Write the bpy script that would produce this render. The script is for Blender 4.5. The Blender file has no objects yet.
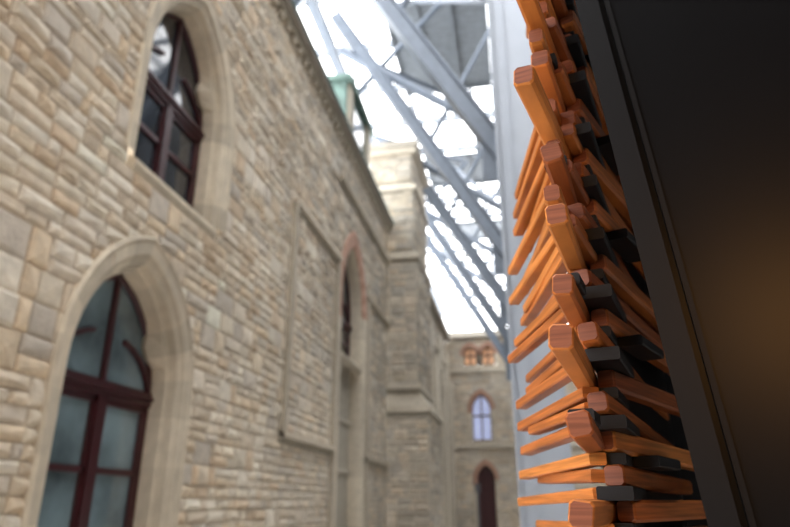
import bpy, math, random, bmesh
from mathutils import Vector, Matrix
random.seed(7)
EYE=1.6
# ---------------------------------------------------------------- materials
def newmat(name):
    m=bpy.data.materials.new(name); m.use_nodes=True
    nt=m.node_tree; b=nt.nodes['Principled BSDF']; return m,nt,b
def attr_mat(name, rough=0.85, nscale=9.0, namt=0.35, bump=0.5, bscale=30.0, bdist=0.01, spec=0.3, stretch=None, big=0.0):
    m,nt,b=newmat(name); N=nt.nodes; L=nt.links
    at=N.new('ShaderNodeAttribute'); at.attribute_name='Col'
    tc=N.new('ShaderNodeTexCoord')
    mp=N.new('ShaderNodeMapping'); L.new(tc.outputs['Object'],mp.inputs['Vector'])
    if stretch: mp.inputs['Scale'].default_value=stretch
    no=N.new('ShaderNodeTexNoise'); no.inputs['Scale'].default_value=nscale; no.inputs['Detail'].default_value=5
    L.new(mp.outputs[0],no.inputs['Vector'])
    mr=N.new('ShaderNodeMapRange'); mr.inputs['From Min'].default_value=0.25; mr.inputs['From Max'].default_value=0.75
    mr.inputs['To Min'].default_value=1-namt; mr.inputs['To Max'].default_value=1+namt*0.6
    L.new(no.outputs['Fac'],mr.inputs['Value'])
    vm=N.new('ShaderNodeVectorMath'); vm.operation='SCALE'
    L.new(at.outputs['Color'],vm.inputs[0]); L.new(mr.outputs[0],vm.inputs['Scale'])
    out=vm.outputs[0]
    if big>0:
        n3=N.new('ShaderNodeTexNoise'); n3.inputs['Scale'].default_value=0.35; n3.inputs['Detail'].default_value=3
        L.new(tc.outputs['Object'],n3.inputs['Vector'])
        m3=N.new('ShaderNodeMapRange'); m3.inputs['From Min'].default_value=0.35; m3.inputs['From Max'].default_value=0.65
        m3.inputs['To Min'].default_value=1-big; m3.inputs['To Max'].default_value=1+big*0.4
        L.new(n3.outputs['Fac'],m3.inputs['Value'])
        v3=N.new('ShaderNodeVectorMath'); v3.operation='SCALE'
        L.new(out,v3.inputs[0]); L.new(m3.outputs[0],v3.inputs['Scale']); out=v3.outputs[0]
    L.new(out,b.inputs['Base Color'])
    n2=N.new('ShaderNodeTexNoise'); n2.inputs['Scale'].default_value=bscale; n2.inputs['Detail'].default_value=6
    L.new(mp.outputs[0],n2.inputs['Vector'])
    bp=N.new('ShaderNodeBump'); bp.inputs['Strength'].default_value=bump; bp.inputs['Distance'].default_value=bdist
    L.new(n2.outputs['Fac'],bp.inputs['Height']); L.new(bp.outputs[0],b.inputs['Normal'])
    b.inputs['Roughness'].default_value=rough; b.inputs['Specular IOR Level'].default_value=spec
    return m
def plain(name,col,rough=0.5,metal=0.0,spec=0.5,emit=None,es=0.0,nvar=0.15,nscale=3.0):
    m,nt,b=newmat(name); N=nt.nodes; L=nt.links
    tc=N.new('ShaderNodeTexCoord'); no=N.new('ShaderNodeTexNoise'); no.inputs['Scale'].default_value=nscale; no.inputs['Detail'].default_value=4
    L.new(tc.outputs['Object'],no.inputs['Vector'])
    cr=N.new('ShaderNodeValToRGB')
    cr.color_ramp.elements[0].position=0.3; cr.color_ramp.elements[1].position=0.7
    cr.color_ramp.elements[0].color=(*[c*(1-nvar) for c in col],1); cr.color_ramp.elements[1].color=(*[min(1,c*(1+nvar)) for c in col],1)
    L.new(no.outputs['Fac'],cr.inputs[0]); L.new(cr.outputs[0],b.inputs['Base Color'])
    b.inputs['Roughness'].default_value=rough; b.inputs['Metallic'].default_value=metal
    b.inputs['Specular IOR Level'].default_value=spec
    if emit:
        b.inputs['Emission Color'].default_value=(*emit,1); b.inputs['Emission Strength'].default_value=es
    return m
M_stone=attr_mat('rubble_stone',nscale=6,namt=0.18,bump=0.8,bscale=22,bdist=0.018,big=0.12)
M_dress=attr_mat('dressed_stone',nscale=5,namt=0.15,bump=0.3,bscale=40,bdist=0.006,big=0.10)
M_wood=attr_mat('orange_cedar',rough=0.45,nscale=5,namt=0.55,bump=0.15,bscale=10,bdist=0.001,spec=0.2,stretch=(1.6,1.2,45))
M_rubber=plain('black_spacer',(0.005,0.005,0.006),0.5,spec=0.20)
M_frame=plain('maroon_frame',(0.050,0.009,0.012),0.35)
M_glass=plain('window_glass',(0.15,0.205,0.225),0.08,spec=0.9,nvar=0.6,nscale=0.9)
M_glassd=plain('dark_window_glass',(0.022,0.028,0.038),0.06,spec=0.9,nvar=0.6,nscale=1.2)
M_steel=plain('painted_steel',(0.15,0.18,0.225),0.45)
M_column=plain('column_paint',(0.38,0.415,0.47),0.4,nvar=0.03)
M_mull=plain('roof_mullion',(0.30,0.33,0.37),0.5)
M_louvre=plain('louvre_grey',(0.16,0.18,0.20),0.6)
M_copper=plain('copper_patina',(0.13,0.20,0.175),0.7,nvar=0.3)
M_slate=plain('slate',(0.10,0.10,0.11),0.7)
M_black=plain('black_lacquer',(0.0018,0.0018,0.0022),0.30,spec=0.12,nvar=0.1)
M_blackf=plain('black_frame_metal',(0.0025,0.0025,0.003),0.40,spec=0.13)
M_warm=plain('warm_lit_glass',(0.4,0.25,0.15),0.3,emit=(1.0,0.50,0.25),es=0.4)
M_cool=plain('cool_lit_glass',(0.4,0.45,0.65),0.3,emit=(0.62,0.68,1.0),es=0.4)
M_lamp=plain('reflection_lamp_glow',(0.8,0.5,0.2),0.4,emit=(1.0,0.45,0.12),es=34.0)
M_block=plain('light_block_dark',(0.035,0.034,0.033),0.8)  # for the added light blockers, kept dark for the panel's reflections

# ---------------------------------------------------------------- mesh builder
class MB:
    def __init__(s): s.v=[];s.f=[];s.m=[];s.c=[]
    def poly(s,pts,mat=0,col=(1,1,1)):
        i=len(s.v); s.v+= [tuple(p) for p in pts]; s.f.append(tuple(range(i,i+len(pts)))); s.m.append(mat); s.c+=[(*col,1)]*len(pts)
    def mesh(s,vs,fs,mat=0,col=(1,1,1)):
        i=len(s.v); s.v+=[tuple(p) for p in vs]
        for f in fs: s.f.append(tuple(i+k for k in f)); s.m.append(mat)
        s.c+=[(*col,1)]*len(vs)
    def box(s,x0,x1,y0,y1,z0,z1,mat=0,col=(1,1,1)):
        vs=[(x0,y0,z0),(x1,y0,z0),(x1,y1,z0),(x0,y1,z0),(x0,y0,z1),(x1,y0,z1),(x1,y1,z1),(x0,y1,z1)]
        s.mesh(vs,[(3,2,1,0),(4,5,6,7),(0,1,5,4),(1,2,6,5),(2,3,7,6),(3,0,4,7)],mat,col)
    def prism(s,p,d,L,w,h,mat=0,col=(1,1,1),ch=0.0,roll=0.0,tip=0.0,tips=0.8,taper=1.0,endcol=None):
        d=Vector(d).normalized(); p=Vector(p)
        up=Vector((0,0,1)) if abs(d.z)<0.95 else Vector((0,1,0))
        sx=d.cross(up).normalized(); sz=sx.cross(d).normalized()
        R=Matrix.Rotation(roll,3,d); sx=R@sx; sz=R@sz
        a,b=w/2,h/2
        if ch>0: sec=[(-a+ch,-b),(a-ch,-b),(a,-b+ch),(a,b-ch),(a-ch,b),(-a+ch,b),(-a,b-ch),(-a,-b+ch)]
        else: sec=[(-a,-b),(a,-b),(a,b),(-a,b)]
        n=len(sec)
        rings=[(0,tips),(tip,1.0)] if tip>0 else [(0,1.0)]
        rings+= [(L,taper)]
        vs=[]
        for t,k in rings:
            for (u,v) in sec: vs.append(p+d*t+sx*(u*k)+sz*(v*k))
        fs=[]
        for r in range(len(rings)-1):
            for k in range(n):
                k2=(k+1)%n; fs.append((r*n+k,r*n+k2,(r+1)*n+k2,(r+1)*n+k))
        fs.append(tuple((len(rings)-1)*n+k for k in range(n)))
        s.mesh(vs,fs,mat,col)
        s.poly(list(reversed(vs[:n])),mat,endcol or col)
    def beam(s,p,q,w,h,mat=0,col=(1,1,1),ch=0.0):
        p=Vector(p);q=Vector(q); s.prism(p,q-p,(q-p).length,w,h,mat,col,ch)
    def tube(s,p,q,r,mat=0,n=12):
        p=Vector(p);q=Vector(q);d=(q-p).normalized()
        up=Vector((0,0,1)) if abs(d.z)<0.95 else Vector((0,1,0))
        sx=d.cross(up).normalized(); sz=sx.cross(d)
        vs=[]
        for c in (p,q):
            for k in range(n):
                a=2*math.pi*k/n; vs.append(c+sx*(r*math.cos(a))+sz*(r*math.sin(a)))
        fs=[(k,(k+1)%n,n+(k+1)%n,n+k) for k in range(n)]+[tuple(reversed(range(n))),tuple(range(n,2*n))]
        s.mesh(vs,fs,mat)
    def obj(s,name,mats,parent=None,recalc=True,weld=False):
        me=bpy.data.meshes.new(name); me.from_pydata(s.v,[],s.f)
        for m in mats: me.materials.append(m)
        me.polygons.foreach_set('material_index',s.m)
        ca=me.color_attributes.new('Col','FLOAT_COLOR','POINT')
        flat=[x for c in s.c for x in c]; ca.data.foreach_set('color',flat)
        if recalc:
            bm=bmesh.new(); bm.from_mesh(me); bmesh.ops.recalc_face_normals(bm,faces=bm.faces); bm.to_mesh(me); bm.free()
        me.update()
        o=bpy.data.objects.new(name,me); bpy.context.scene.collection.objects.link(o)
        if parent: o.parent=parent
        return o

# ---------------------------------------------------------------- gothic arch helpers
class Arch:
    def __init__(s,c,hw,z0,zs,za): s.c=c;s.hw=hw;s.z0=z0;s.zs=zs;s.za=za
    def half(s,z,off=0.0):
        hw=s.hw+off; r=s.za+off*1.25-s.zs
        if z<s.z0-off: return None
        if z<=s.zs: return hw
        if z>=s.zs+r: return None
        R=(hw*hw+r*r)/(2*hw)
        v=R*R-(z-s.zs)**2
        return max(0.0,math.sqrt(max(v,0))-(R-hw))
    def loop(s,off=0.0,nj=9,na=11,cusp=0.0,low=None):
        hw=s.hw+off; r=s.za+off*1.25-s.zs; R=(hw*hw+r*r)/(2*hw)
        z0=s.z0 if low is None else low
        right=[]
        for k in range(nj+1): right.append((hw,z0+(s.zs-z0)*k/nj))
        amax=math.atan2(r,R-hw)
        for k in range(1,na+1):
            a=amax*k/na; y=R*math.cos(a)-(R-hw); z=s.zs+R*math.sin(a)
            if cusp>0:
                g=math.exp(-((k/na-0.34)/0.10)**2)
                y-=cusp*g; z-=cusp*0.5*g
            right.append((max(y,0.0),z))
        left=[(-y,z) for y,z in reversed(right[:-1])]
        return right+left
def loft(mb,A,rings,P,mat,colf,low=None):
    loops=[(A.loop(off,cusp=cu,low=low),dep) for off,dep,cu in rings]
    n=len(loops[0][0])
    for r in range(len(loops)-1):
        l0,d0=loops[r]; l1,d1=loops[r+1]
        for k in range(n-1):
            mb.poly([P(A.c+l0[k][0],l0[k][1],d0),P(A.c+l0[k+1][0],l0[k+1][1],d0),P(A.c+l1[k+1][0],l1[k+1][1],d1),P(A.c+l1[k][0],l1[k][1],d1)],mat,colf(r,k))

# ---------------------------------------------------------------- rubble wall
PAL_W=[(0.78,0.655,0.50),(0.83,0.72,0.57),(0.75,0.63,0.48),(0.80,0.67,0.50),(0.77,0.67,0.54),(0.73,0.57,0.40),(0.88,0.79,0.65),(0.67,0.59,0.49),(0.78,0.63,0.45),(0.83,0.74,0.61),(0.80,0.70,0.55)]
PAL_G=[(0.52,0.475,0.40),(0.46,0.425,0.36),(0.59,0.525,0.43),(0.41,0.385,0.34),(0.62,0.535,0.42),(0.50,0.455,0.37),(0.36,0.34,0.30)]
def mixc(a,b,t): return tuple(a[i]*(1-t)+b[i]*t for i in range(3))
def stone_wall(mb,P,u0,u1,z0,z1,arches,tone,off=0.28,scale=1.0,depth=0.35,relief=0.035):
    def segs(z,a,b):
        out=[(a,b)]
        for A in arches:
            h=A.half(z,off)
            if h is None: continue
            lo,hi=A.c-h,A.c+h; nn=[]
            for (p,q) in out:
                if hi<=p or lo>=q: nn.append((p,q)); continue
                if lo>p: nn.append((p,lo))
                if hi<q: nn.append((hi,q))
            out=nn
        return out
    def stone(a,b,c,d):
        if b-a<0.03: return
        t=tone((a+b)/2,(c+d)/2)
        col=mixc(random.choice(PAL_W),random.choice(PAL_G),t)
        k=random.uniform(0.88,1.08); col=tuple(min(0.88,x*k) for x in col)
        g=0.007*scale; i=min(0.03*scale,(b-a)*0.2,(d-c)*0.25); e=relief*scale*random.uniform(0.7,1.3)
        a+=g;b-=g;c+=g;d-=g
        def q(): return random.uniform(-0.3,0.3)*i
        base=[P(a,c,0),P(b,c,0),P(b,d,0),P(a,d,0)]
        m1=[P(a+q()*.3,c+q()*.3,e*.45),P(b+q()*.3,c+q()*.3,e*.45),P(b+q()*.3,d+q()*.3,e*.45),P(a+q()*.3,d+q()*.3,e*.45)]
        f1=[P(a+i+q(),c+i+q(),e*random.uniform(.7,1.3)),P(b-i+q(),c+i+q(),e*random.uniform(.7,1.3)),P(b-i+q(),d-i+q(),e*random.uniform(.7,1.3)),P(a+i+q(),d-i+q(),e*random.uniform(.7,1.3))]
        ce=[P((a+b)/2+q()*2,(c+d)/2+q(),e*random.uniform(1.0,1.6))]
        vs=base+m1+f1+ce; fs=[]
        for r in (0,4):
            for k2 in range(4): fs.append((r+k2,r+(k2+1)%4,r+4+(k2+1)%4,r+4+k2))
        for k2 in range(4): fs.append((8+k2,8+(k2+1)%4,12))
        mb.mesh(vs,fs,0,col)
    def backing(z,zz):
        for (p,q) in segs((z+zz)/2,u0,u1):
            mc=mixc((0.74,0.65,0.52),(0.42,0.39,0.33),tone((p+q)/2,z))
            mb.mesh([P(p,z,-depth),P(q,z,-depth),P(q,zz,-depth),P(p,zz,-depth),P(p,z,0),P(q,z,0),P(q,zz,0),P(p,zz,0)],
                    [(4,5,6,7),(3,2,1,0),(0,4,7,3),(1,2,6,5)],0,mc)
    def row(z,zz,lo,hi,l0,l1):
        u=lo
        while u<hi-1e-4:
            w=random.uniform(l0,l1)*scale
            if hi-u-w<0.12*scale: w=hi-u
            stone(u,min(u+w,hi),z,zz); u+=w
    z=z0
    while z<z1-0.02:
        hb=random.choice([0.24,0.28,0.32])*scale
        if z1-(z+hb)<0.1: hb=z1-z
        zm=z+hb*random.uniform(0.42,0.58)
        backing(z,zm); backing(zm,z+hb)
        u=u0
        while u<u1-1e-3:
            w=random.uniform(0.35,0.95)*scale
            if u1-u-w<0.2*scale: w=u1-u
            kind=random.random()
            if kind<0.26:
                for (p,q) in segs(z+hb/2,u,u+w): row(z,z+hb,p,q,0.28,0.5)
            else:
                for (p,q) in segs((z+zm)/2,u,u+w): row(z,zm,p,q,0.22,0.5)
                for (p,q) in segs((zm+z+hb)/2,u,u+w): row(zm,z+hb,p,q,0.22,0.5)
            u+=w
        z+=hb

# ================================================================= LEFT WALL
XW=-5.0; ZT=EYE+11.1; YL=25.0
PL=lambda u,z,d:(XW+d,u,z)
A_door=Arch(7.68,1.16,0.0,EYE+1.55,EYE+3.08)
A_win=Arch(8.25,1.14,EYE+4.55,EYE+6.45,EYE+8.12)
A_tallhole=Arch(19.3,1.3,0.9,EYE+6.0,EYE+8.0)
A_tall=Arch(19.3,1.3,EYE+4.3,EYE+6.0,EYE+8.0)
def toneL(u,z):  # shade further down the wall put into the stone colour, greyer and darker
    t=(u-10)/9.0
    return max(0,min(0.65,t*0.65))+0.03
mb=MB()
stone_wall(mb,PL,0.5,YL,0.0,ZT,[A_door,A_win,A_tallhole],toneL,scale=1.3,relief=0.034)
wall_left=mb.obj('wall_left',[M_stone])

def dress(base,t=0.0):
    cols=[(0.70,0.60,0.46),(0.64,0.555,0.43),(0.73,0.635,0.49),(0.60,0.52,0.40)]
    def f(r,k):
        rr=random.Random(base*1000+k//2*7+(0 if r<2 else 3)); c=rr.choice(cols); kk=rr.uniform(.93,1.05)
        c=mixc(c,(0.40,0.37,0.31),t); return tuple(x*kk for x in c)
    return f
RINGS=[(0.42,-0.05,0),(0.42,0.07,0),(0.38,0.10,0),(0.33,0.07,0),(0.20,0.06,0),(0.14,0.0,0),(0.08,-0.02,0),(0.05,-0.14,0),(0.0,-0.16,0.05),(-0.02,-0.36,0.18),(0.02,-0.44,0.18),(0.06,-0.44,0.0)]
def window_unit(name,A,P,rings,base,tone,sill=True,depth=-0.40,fmat=M_frame,gmat=M_glass,door=False,trans=None,red=False,bars=True,fw=0.09,low=None):
    e=bpy.data.objects.new(name,None); bpy.context.scene.collection.objects.link(e)
    m=MB(); cf=dress(base,tone)
    if red:
        c0=cf
        def cf(r,k):
            z=A.loop()[min(k,len(A.loop())-1)][1]
            return ((0.42,0.24,0.17) if (k%2) else (0.50,0.31,0.23)) if (z>A.zs-0.05 and r<5) else c0(r,k)
    loft(m,A,rings,P,0,cf,low=low)
    if sill:
        o=rings[0][0]*0.3
        a0,a1=A.c-A.hw-o,A.c+A.hw+o; zz=A.z0
        prof=[(-0.45,zz+0.05),(0.02,zz-0.02),(0.06,zz-0.05),(0.06,zz-0.12),(0.03,zz-0.20),(-0.05,zz-0.30)]
        for k in range(len(prof)-1):
            m.poly([P(a0,prof[k][1],prof[k][0]),P(a1,prof[k][1],prof[k][0]),P(a1,prof[k+1][1],prof[k+1][0]),P(a0,prof[k+1][1],prof[k+1][0])],0,cf(8,k*3))
        for a in (a0,a1): m.poly([P(a,q[1],q[0]) for q in prof],0,cf(8,1))
    m.obj('stone_surround',[M_dress],e,recalc=False)
    f=MB()
    FR=[(0.03,depth-0.05,0),(0.03,depth+0.03,0),(-fw+0.03,depth+0.03,0),(-fw+0.01,depth,0),(-fw+0.01,depth-0.05,0)]
    loft(f,A,FR,P,0,lambda r,k:(1,1,1))
    def bar(u0,u1,z0,z1,d0=depth-0.05,d1=depth+0.02):
        vs=[P(u,z,d) for d in (d0,d1) for (u,z) in ((u0,z0),(u1,z0),(u1,z1),(u0,z1))]
        f.mesh(vs,[(4,5,6,7),(3,2,1,0),(0,1,5,4),(1,2,6,5),(2,3,7,6),(3,0,4,7)])
    hw=A.hw
    if trans is None: trans=A.zs-0.05
    if bars:
        bar(A.c-hw,A.c+hw,trans-0.11,trans+0.10,d1=depth+0.06)
        bar(A.c-hw,A.c+hw,trans-0.02,trans+0.03,d1=depth+0.10)
        bar(A.c-0.09,A.c+0.09,A.z0,trans,d1=depth+0.05)
        for sgn in (-1,1):
            c=A.c+sgn*hw*0.5; w=hw*0.5-0.06
            bar(c-w,c-w+0.09,A.z0,trans); bar(c+w-0.09,c+w,A.z0,trans)
            bar(c-w,c+w,trans-0.2,trans-0.10)
            bar(c-w,c+w,A.z0,A.z0+(0.45 if door else 0.12))
            zz=A.z0+(trans-A.z0)*(0.66 if door else 0.52); bar(c-w,c+w,zz-0.04,zz+0.04)
        bar(A.c-0.045,A.c+0.045,trans,A.za-0.12)
        for sgn in (-1,1):
            n=7
            for k in range(n):
                def pt(a): return (A.c+sgn*(hw*0.96*math.cos(a)), trans+0.75*math.sin(a))
                p,q=pt(k/n*1.25),pt((k+1)/n*1.25)
                f.beam(Vector(P(p[0],p[1],depth-0.0)),Vector(P(q[0],q[1],depth-0.0)),0.06,0.06)
    else:
        bar(A.c-0.05,A.c+0.05,A.z0,A.za-0.1)
        bar(A.c-hw,A.c+hw,trans-0.06,trans+0.06)
    bar(A.c-hw-0.02,A.c+hw+0.02,A.z0,A.z0+0.1)
    f.obj('timber_frame',[fmat],e)
    g=MB(); lp=A.loop(0.0); g.poly([P(A.c+y,z,depth-0.03) for y,z in lp],0); g.poly([P(A.c+y,z,depth-0.30) for y,z in lp],0)
    g.obj('glass_panes',[gmat],e,recalc=False)
    return e
window_unit('door_1',A_door,PL,RINGS,11,0.0,sill=False,door=True,trans=EYE+1.45)
window_unit('window_1',A_win,PL,RINGS,12,0.0,trans=EYE+6.35,gmat=M_glassd)
RT=[(0.55,-0.05,0),(0.55,0.06,0),(0.45,0.10,0),(0.30,0.08,0),(0.10,0.06,0),(0.05,0.0,0),(0.02,-0.14,0),(0.0,-0.36,0),(-0.05,-0.44,0)]
e=window_unit('window_2',A_tall,PL,RT,13,0.3,sill=True,gmat=M_glassd,red=True,trans=EYE+5.6,low=0.9)
b_=MB(); b_.box(XW-0.5,XW-0.34,17.9,20.7,0.85,EYE+4.25,0,(0.42,0.38,0.31)); 
for z_ in (EYE+0.9,EYE+2.4): b_.box(XW-0.36,XW-0.28,18.0,20.6,z_,z_+0.12,0,(0.50,0.45,0.37))
b_.box(XW-0.5,XW+0.1,17.7,20.9,0.7,0.92,0,(0.42,0.38,0.31))
b_.obj('blind_panel',[M_dress],e)

def trim(name,boxes,mat=M_dress):
    m=MB()
    for (x0,x1,y0,y1,z0,z1,c) in boxes: m.box(x0,x1,y0,y1,z0,z1,0,c)
    return m.obj(name,[mat])
c1=(0.48,0.42,0.33); c2=(0.38,0.34,0.27); c3=(0.62,0.54,0.43)
bx=[]
def hmould(y0,y1,z,c):
    bx.append((XW,XW+0.18,y0,y1,z,z+0.12,c)); bx.append((XW,XW+0.10,y0,y1,z-0.12,z,c2))
hmould(13.25,17.4,EYE+6.85,c3); hmould(21.2,YL,EYE+6.85,c1)
hmould(13.25,17.4,EYE+1.35,c3); hmould(21.2,YL,EYE+1.35,c1)
bx.append((XW,XW+0.15,13.25,13.45,EYE+1.35,EYE+6.85,c1)); bx.append((XW,XW+0.08,13.45,13.6,EYE+1.35,EYE+6.85,c2))
for y in (17.15,21.2): bx.append((XW,XW+0.14,y,y+0.22,0,EYE+6.8,c1))
hmould(17.2,YL,EYE+9.6,c1)
trim('trim_1',bx)
bx=[]
bx.append((XW-0.4,XW+0.20,0.5,YL,ZT,ZT+0.14,c2)); bx.append((XW-0.4,XW+0.30,0.5,YL,ZT+0.14,ZT+0.28,(0.34,0.30,0.25)))
bx.append((XW-0.4,XW+0.36,0.5,YL,ZT+0.28,ZT+0.34,(0.22,0.27,0.25)))
y=0.6
while y<YL-0.2: bx.append((XW,XW+0.16,y,y+0.18,ZT-0.2,ZT,c1)); y+=0.45
trim('trim_2',bx)

# ================================================================= TOWER
YT=25.2
mb=MB()
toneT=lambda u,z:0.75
stages=[(-3.35,0.0,EYE+3.6),(-3.75,EYE+4.3,EYE+10.0),(-3.85,EYE+10.3,EYE+13.3),(-3.9,EYE+13.6,EYE+15.0)]
for (xr,z0,z1) in stages:
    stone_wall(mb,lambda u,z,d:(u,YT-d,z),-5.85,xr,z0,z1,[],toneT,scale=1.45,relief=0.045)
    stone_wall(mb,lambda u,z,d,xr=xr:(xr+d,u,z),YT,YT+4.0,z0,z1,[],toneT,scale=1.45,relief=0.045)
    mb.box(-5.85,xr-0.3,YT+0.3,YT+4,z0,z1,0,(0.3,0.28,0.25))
cs=(0.60,0.54,0.44)
def setoff(x0,x1,z0,z1):
    mb.mesh([(-5.85,YT-0.02,z0),(x0+0.05,YT-0.08,z0),(x0+0.05,YT+4.05,z0),(-5.85,YT+4,z0),(-5.85,YT+0.05,z1),(x1,YT+0.05,z1),(x1,YT+4,z1),(-5.85,YT+4,z1)],
      [(3,2,1,0),(4,5,6,7),(0,1,5,4),(1,2,6,5),(2,3,7,6),(3,0,4,7)],1,cs)
setoff(-3.35,-3.75,EYE+3.6,EYE+4.3); setoff(-3.75,-3.85,EYE+10.0,EYE+10.3); setoff(-3.85,-3.9,EYE+13.3,EYE+13.6)
for (xr,z) in ((-3.35,EYE+3.4),(-3.75,EYE+4.3),(-3.75,EYE+9.85),(-3.85,EYE+13.15)):
    mb.box(-5.9,xr+0.16,YT-0.18,YT+4.1,z,z+0.2,1,cs)
    mb.box(-5.88,xr+0.07,YT-0.08,YT+4.05,z-0.16,z,1,(0.3,0.27,0.22))
mb.box(-6.0,-3.7,YT-0.2,YT+4.2,EYE+15.0,EYE+15.25,1,cs)
mb.box(-6.1,-3.6,YT-0.3,YT+4.3,EYE+15.25,EYE+15.55,1,(0.42,0.38,0.32))
zc=EYE+15.55
mb.mesh([(-6.0,YT-0.2,zc),(-3.7,YT-0.2,zc),(-3.7,YT+4.2,zc),(-6.0,YT+4.2,zc),(-4.9,YT+1,zc+0.5),(-4.9,YT+3,zc+0.5)],[(0,1,4),(1,2,5,4),(2,3,5),(3,0,4,5),(3,2,1,0)],1,(0.3,0.28,0.25))
mb.obj('stone_tower',[M_stone,M_dress])

# ================================================================= DORMER with copper roof
mb=MB()
def dormer(y,w,hb,hr,x0=-5.0,dx=2.0,z=ZT+0.35):
    mb.box(x0-dx,x0,y,y+w,z,z+hb,2,(0.42,0.38,0.31))
    mb.box(x0,x0+0.04,y+w*0.3,y+w*0.7,z+0.4,z+hb*0.8,3)
    for k in (0.04,0.80): mb.box(x0,x0+0.10,y+w*k,y+w*(k+0.16),z,z+hb,1,(0.5,0.45,0.36))
    mb.box(x0,x0+0.10,y,y+w,z,z+0.3,1,(0.5,0.45,0.36))
    mb.box(x0-dx,x0+0.2,y-0.2,y+w+0.2,z+hb,z+hb+0.18,2)
    zz=z+hb+0.18; a=x0+0.2; b=x0-dx
    mb.mesh([(a,y-0.2,zz),(a,y+w+0.2,zz),(b,y+w+0.2,zz),(b,y-0.2,zz),(a-0.35,y+w/2,zz+hr),(b,y+w/2,zz+hr)],[(0,1,4),(1,2,5,4),(3,0,4,5),(2,3,5),(3,2,1,0)],2)
    mb.beam((a-0.35,y+w/2,zz+hr-0.1),(a-0.35,y+w/2,zz+hr+0.5),0.07,0.07,2)
dormer(17.6,3.4,2.1,1.1,x0=-4.95)
mb.obj('copper_roof_dormer',[M_stone,M_dress,M_copper,M_glassd])

# ================================================================= WALL BEYOND THE TOWER
XF=-4.5
mb=MB()
PF=lambda u,z,d:(XF+d,u,z)
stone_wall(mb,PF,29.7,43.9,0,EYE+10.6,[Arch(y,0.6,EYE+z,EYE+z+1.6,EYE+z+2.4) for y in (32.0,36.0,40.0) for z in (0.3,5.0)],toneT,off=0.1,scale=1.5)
for y in (33.6,37.6,41.6):
    mb.box(XF,XF+0.55,y,y+0.8,0,EYE+7.5,1,cs); mb.box(XF,XF+0.3,y,y+0.8,EYE+7.5,EYE+9.5,1,cs)
for z in (EYE+3.9,EYE+8.6): mb.box(XF,XF+0.18,29.7,43.8,z,z+0.18,1,cs)
mb.box(XF-0.4,XF+0.4,29.7,43.4,EYE+10.6,EYE+11.0,1,(0.34,0.31,0.27))
mb.obj('wall_left_far',[M_stone,M_dress])
i=0
R2=[(0.2,0.0,0),(0.2,0.06,0),(0.05,0.06,0),(0.0,-0.25,0)]
for y in (32.0,36.0,40.0):
    for z in (0.3,5.0):
        window_unit('window_%d'%(3+i),Arch(y,0.6,EYE+z,EYE+z+1.6,EYE+z+2.4),PF,R2,20+i,0.6,depth=-0.25,gmat=M_glassd,bars=False,fw=0.05); i+=1

# ================================================================= END WALL
YE=44.0
PE=lambda u,z,d:(u,YE-d,z)
A1=Arch(-2.85,0.42,EYE+9.0,EYE+9.75,EYE+10.25); A2=Arch(-1.62,0.42,EYE+9.0,EYE+9.75,EYE+10.25)
A3=Arch(-2.25,0.62,EYE+3.95,EYE+6.0,EYE+7.0); A4=Arch(-2.15,0.55,0.0,EYE+1.5,EYE+2.4)
mb=MB()
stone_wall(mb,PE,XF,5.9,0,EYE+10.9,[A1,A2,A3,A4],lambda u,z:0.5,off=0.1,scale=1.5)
for z in (EYE+3.5,EYE+8.5): mb.box(XF+0.1,5.9,YE-0.2,YE,z,z+0.22,1,cs)
mb.box(XF,5.9,YE-0.5,YE+0.5,EYE+10.9,EYE+11.3,1,(0.55,0.50,0.42))
mb.obj('wall_end',[M_stone,M_dress])
R3=[(0.30,0.0,0),(0.30,0.10,0),(0.05,0.10,0),(0.0,-0.25,0)]
window_unit('window_9',A1,PE,R3,40,0.3,depth=-0.25,gmat=M_warm,bars=False,red=True,fw=0.05)
window_unit('window_10',A2,PE,R3,41,0.3,depth=-0.25,gmat=M_warm,bars=False,red=True,fw=0.05)
window_unit('window_11',A3,PE,R3,42,0.3,depth=-0.25,gmat=M_cool,bars=False,red=True,fw=0.06,trans=EYE+5.6)
window_unit('door_2',A4,PE,R3,43,0.3,depth=-0.25,gmat=M_frame,bars=False,red=True,sill=False,fw=0.06,trans=EYE+1.4)

# unseen blockers added behind and right of the viewer to cut sky light
mb=MB(); mb.box(6.0,6.3,-8,44.3,0,EYE+19.5); mb.obj('light_block_right',[M_block])
mb=MB(); mb.box(-5.4,5.9,-8.3,-8.0,0,EYE+19.5); mb.obj('light_block_back',[M_block])

# ================================================================= FLOOR
m,nt,b=newmat('stone_paving'); N=nt.nodes; L=nt.links
tc=N.new('ShaderNodeTexCoord'); br=N.new('ShaderNodeTexBrick'); br.inputs['Scale'].default_value=1.0
br.inputs['Brick Width'].default_value=0.9; br.inputs['Row Height'].default_value=0.6; br.inputs['Mortar Size'].default_value=0.008
br.inputs['Color1'].default_value=(0.50,0.47,0.43,1); br.inputs['Color2'].default_value=(0.57,0.54,0.49,1); br.inputs['Mortar'].default_value=(0.18,0.17,0.16,1)
L.new(tc.outputs['Object'],br.inputs['Vector']); L.new(br.outputs['Color'],b.inputs['Base Color']); b.inputs['Roughness'].default_value=0.5
fl=MB(); fl.box(-9,12,-8.3,46,-0.3,0.0); fl.obj('floor',[m])

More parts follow.
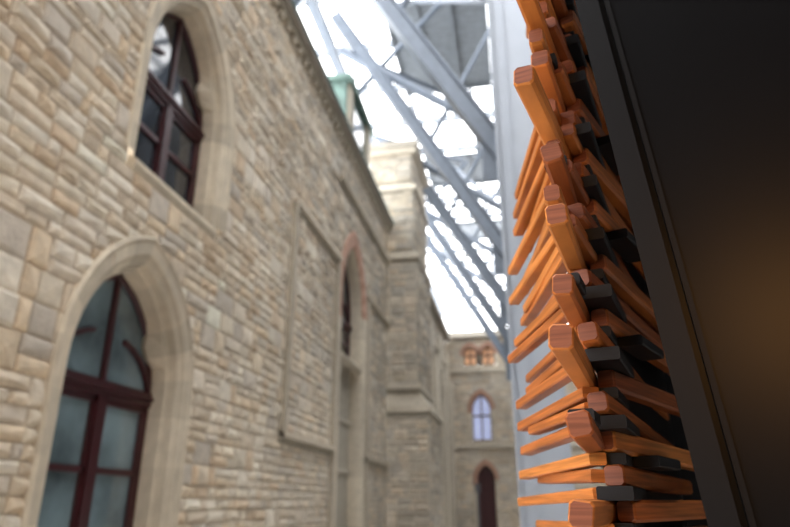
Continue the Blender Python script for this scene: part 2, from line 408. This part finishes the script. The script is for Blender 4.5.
# ================================================================= STEEL
BAYS=[13.7,20.4,27.0,33.6,40.2]
ZB=EYE+8.0
def column(mb,x,y,w,z1):
    mb.box(x-w*0.5,x+w*0.5,y-w*0.28,y+w*0.28,0,z1)
    for s in (-1,1):
        mb.box(x+s*w*0.5-0.03,x+s*w*0.5+0.03,y-w*0.42,y+w*0.42,0,z1)
    mb.box(x-w*0.18,x-w*0.14,y-w*0.33,y-w*0.28,0,z1)
    mb.box(x-w*0.7,x+w*0.7,y-w*0.6,y+w*0.6,0,0.05)
mb=MB(); column(mb,0.44,12.4,0.90,EYE+18); mb.obj('steel_column',[M_column])
for y in BAYS[1:]:
    mb=MB(); column(mb,0.72,y+0.6,0.5,EYE+17.5); mb.obj('steel_column',[M_column])
mb=MB()
for i,y in enumerate(BAYS):
    k=5.2/3.0
    xe=-3.45 if i==2 else -6.3
    x0=0.28
    p=Vector((x0,y,ZB-0.4)); q=Vector((xe,y,ZB-0.4+(x0-xe)*k))
    mb.beam(p,q,0.34,0.30)
    off=Vector((k,0,1)).normalized()
    for s in (-1,1): mb.beam(p+off*0.2*s,q+off*0.2*s,0.5,0.06)
    mb.tube((-6.0,y,EYE+17.2),(0.2,y,EYE+12.6),0.17)
    mb.tube((-2.6,y+0.1,EYE+12.4),(0.1,y+0.1,EYE+17.6),0.10)
    if i==0: mb.beam((-6.2,y+0.3,EYE+13.2),(-1.2,y+0.3,EYE+19.2),0.3,0.25)
    if i in (1,3): mb.tube((-6.2,y+0.2,EYE+14.2),(-1.9,y+0.2,EYE+19.2),0.11)
    if y<40:
        y2=y+6.65
        mb.tube((-6.0,y,EYE+17.2),(-2.2,y2,EYE+19.2),0.12)
        if i in (0,2): mb.tube((0.1,y,EYE+12.6),(-3.0,y2,EYE+19.2),0.10)
    mb.box(-0.4,0.4,y-0.06,y+0.06,ZB-0.8,ZB+0.5)
mb.beam((-6.4,0,EYE+17.4),(-6.4,60,EYE+17.4),0.3,0.4)
mb.obj('steel_roof_truss',[M_steel])
ZR=EYE+20
mb=MB()
x=-14.0
while x<=14.01:
    mb.box(x-0.10,x+0.10,-6,70,ZR,ZR+0.35); x+=3.2
x=-14.0
while x<=14.01:
    mb.box(x-0.03,x+0.03,-6,70,ZR+0.2,ZR+0.3); x+=1.067
y=-6.0
while y<=70.01:
    mb.box(-14,14,y-0.10,y+0.10,ZR,ZR+0.35); y+=3.32
mb.obj('ceiling',[M_mull])
mb=MB()
for (x0,x1,y0,y1) in ((-4.4,-0.2,21,27.2),(-4.4,-0.4,34.0,37.5),(-3.9,0.2,44,47)):
    mb.box(x0,x1,y0,y0+0.12,ZR-0.4,ZR-0.1); mb.box(x0,x1,y1-0.12,y1,ZR-0.4,ZR-0.1)
    yy=y0
    while yy<y1:
        mb.box(x0,x1,yy,yy+0.38,ZR-0.26,ZR-0.2); yy+=0.42
    xx=x0
    while xx<=x1+0.01:
        mb.box(xx-0.05,xx+0.05,y0,y1,ZR-0.4,ZR-0.1); xx+=(x1-x0)/3
mb.obj('roof_louvre',[M_louvre])

# ================================================================= FOREGROUND SCULPTURE
random.seed(5)
mb=MB()
CX,CY=0.120,0.935         # pivot column the slats are threaded on
P0=0.042
wood=[(0.43,0.140,0.031),(0.36,0.108,0.025),(0.50,0.175,0.040),(0.26,0.070,0.019),(0.44,0.130,0.028)]
endc=(0.17,0.055,0.028)
rad=math.radians
def dirv(deg,dz=0.0): return Vector((math.sin(rad(deg)),math.cos(rad(deg)),dz))
def slat(c,deg,front,backl,w,h,col,dz=0.0,roll=0.0,ch=0.004,tip=0.006):
    d=dirv(deg,dz).normalized(); p=Vector(c)-d*front
    mb.prism(p,d,front+backl,w,h,0,col,ch=ch,roll=roll,tip=tip,tips=0.86,endcol=endc)
n=0; z=0.08
while z<3.30:
    zr=z-EYE
    sw=0.6*math.sin(z*6.0)+0.4*math.sin(z*13.0+1)
    up=max(0.0,min(1.0,(zr-0.25)/0.5))
    upB=max(0.0,min(1.0,(zr-0.50)/0.30))
    c=Vector((CX+0.006*sw,CY,z))
    if n%2==0:      # long nosing slat reaching towards the court
        m_=(n//2)%4
        fr=[0.265,0.18,0.235,0.215][m_]+random.uniform(-0.012,0.012)
        dz=random.uniform(-0.06,0.02)
        slat(c+Vector((-0.012,0,0)),13+2*sw+random.uniform(-2.5,2.5),fr,0.30,0.026,0.028,random.choice(wood),dz=dz,roll=random.uniform(-0.2,0.2),ch=0.004,tip=0.003)
        slat(c+Vector((0.034,0.02,0.0)),27-7*up+random.uniform(-3,3),random.uniform(0.04,0.09),0.55,0.024,0.028,random.choice(wood),dz=random.uniform(-0.03,0.02))
        if up>0.15: slat(c+Vector((0.012,0.0,0.012)),17+random.uniform(-2,2),random.uniform(0.10,0.18),0.5,0.020,0.022,random.choice(wood),dz=random.uniform(-0.04,0.02))
    else:
        slat(c+Vector((0.018,0,0)),23-6*up+3*sw+random.uniform(-3,3),random.uniform(0.05,0.14),0.58,0.026,0.027,random.choice(wood),dz=random.uniform(-0.04,0.02),roll=random.uniform(-0.1,0.1))
        if up>0.2: slat(c+Vector((-0.018,0,0)),12+random.uniform(-2,2),random.uniform(0.12,0.22),0.3,0.022,0.025,random.choice(wood),dz=random.uniform(-0.04,0.02))
    zs=z+P0*0.5
    for q_ in (0,1):
        zz=zs if q_==0 else z
        if q_==1 and n%2==0: continue
        dB=dirv(-10+11*upB+2.5*sw+random.uniform(-3,3),random.uniform(-0.03,0.03))
        Lb=0.44+0.04*sw+random.uniform(-0.035,0.035)-0.10*upB
        if q_==1: Lb-=0.06
        mb.prism(Vector((CX-0.020,CY-0.05,zz)),dB,Lb,0.022,0.016,0,random.choice(wood[:3]),ch=0.002,roll=random.uniform(-0.1,0.1))
    # black spacers on the pivot column
    if n%2==0: mb.prism(Vector((CX-0.006,CY-0.085+random.uniform(-0.02,0.02),zs)),dirv(15),0.16,0.044,0.017,1,(1,1,1),ch=0.002)
    else: mb.prism(Vector((CX-0.004,CY-0.04,zs)),dirv(15),0.12,0.040,0.015,1,(1,1,1),ch=0.002)
    if n%4==1: mb.prism(Vector((CX+0.05,CY+0.02,zs)),dirv(25),0.12,0.036,0.015,1,(1,1,1),ch=0.002)
    if n%4==2: mb.prism(Vector((CX-0.045,CY-0.15,zs)),dirv(14),0.05,0.030,0.016,1,(1,1,1),ch=0.002)
    n+=1; z+=P0
def shade_board(a,d,nn,L,t,z0,z1,mat):
    vs=[]
    for zz in (z0,z1):
        for q in (a,a+d*L,a+d*L+nn*t,a+nn*t): vs.append((q.x,q.y,zz))
    mb.mesh(vs,[(3,2,1,0),(4,5,6,7),(0,1,5,4),(1,2,6,5),(2,3,7,6),(3,0,4,7)],mat)
d=dirv(20); nn=Vector((-d.y,d.x,0))
shade_board(Vector((CX+0.012,CY+0.03,0)),d,nn,0.60,0.008,0.0,3.35,1)  # added black sheet behind the slats, makes the gaps read as shade
a2=Vector((CX+0.012,CY+0.03,0))+d*0.60; d2=dirv(75)
shade_board(a2,d2,Vector((-d2.y,d2.x,0)),0.55,0.01,0.0,3.35,1)  # second added sheet, darkens the gap towards the panel
mb.box(CX-0.12,CX+0.34,CY+0.02,CY+0.6,0,0.045,1)
mb.obj('wooden_slat_sculpture',[M_wood,M_rubber])

# black panel (framed case), leaning slightly
mb=MB()
ex,ey=0.178,0.725
u=Vector((1,-0.25,0)).normalized(); nrm=Vector((-0.2425,-0.970,0)).normalized()
LEAN=0.092
def pb(s0,s1,d0,d1,z0,z1,mat):
    vs=[]
    for zz in (z0,z1):
        for (s,d) in ((s0,d0),(s1,d0),(s1,d1),(s0,d1)):
            p=Vector((ex,ey,zz))+u*(s-LEAN*(zz-EYE))+nrm*d; vs.append(p)
    mb.mesh(vs,[(3,2,1,0),(4,5,6,7),(0,1,5,4),(1,2,6,5),(2,3,7,6),(3,0,4,7)],mat)
pb(0.0,1.1,-0.02,0.0,0,3.3,0)
pb(0.0,0.028,0.0,0.02,0,3.3,1); pb(1.07,1.1,0.0,0.02,0,3.3,1)
pb(0.036,0.042,0.0,0.006,0.05,3.2,1)
pb(0.0,1.1,0.0,0.02,3.2,3.3,1); pb(0.0,1.1,0.0,0.02,0,0.1,1)
mb.obj('black_display_panel',[M_black,M_blackf])

mb=MB()
mb.tube((-1.85,30,0),(-1.85,30,2.1),0.05); mb.tube((-1.85,30,0),(-1.85,30,0.25),0.11); mb.tube((-1.85,30,2.1),(-1.85,30,2.4),0.12); mb.tube((-1.85,30,2.4),(-1.85,30,2.46),0.16)
mb.obj('lamp_post',[M_slate])
me=bpy.data.meshes.new('globe'); bm=bmesh.new(); bmesh.ops.create_uvsphere(bm,u_segments=24,v_segments=16,radius=0.35); bm.to_mesh(me); bm.free()
me.materials.append(M_lamp)
e=bpy.data.objects.new('reflection_lamp',None); bpy.context.scene.collection.objects.link(e)  # unseen lamp added behind the viewer for the warm reflection in the panel
g=bpy.data.objects.new('globe',me); bpy.context.scene.collection.objects.link(g); g.location=(-0.1,-3.4,2.75); g.parent=e
mb=MB(); mb.tube((-0.1,-3.4,0.03),(-0.1,-3.4,2.42),0.03); mb.tube((-0.1,-3.4,0),(-0.1,-3.4,0.05),0.25); mb.obj('stand',[M_slate],e)

# ================================================================= WORLD / CAMERA
w=bpy.data.worlds.new('overcast'); bpy.context.scene.world=w; w.use_nodes=True
bg=w.node_tree.nodes['Background']; bg.inputs[0].default_value=(0.98,0.985,1.0,1); bg.inputs[1].default_value=6.2
cam=bpy.data.cameras.new('cam'); co=bpy.data.objects.new('camera',cam); bpy.context.scene.collection.objects.link(co)
cam.sensor_width=36; cam.lens=638/790*36; cam.clip_start=0.02; cam.clip_end=500
co.location=(0,0,EYE); co.rotation_euler=(math.radians(90+20.7),0,math.radians(10.5))
cam.dof.use_dof=True; cam.dof.focus_distance=0.76; cam.dof.aperture_fstop=4.5
bpy.context.scene.camera=co
vs=bpy.context.scene.view_settings; vs.view_transform='Standard'; vs.look='None'; vs.exposure=0.0
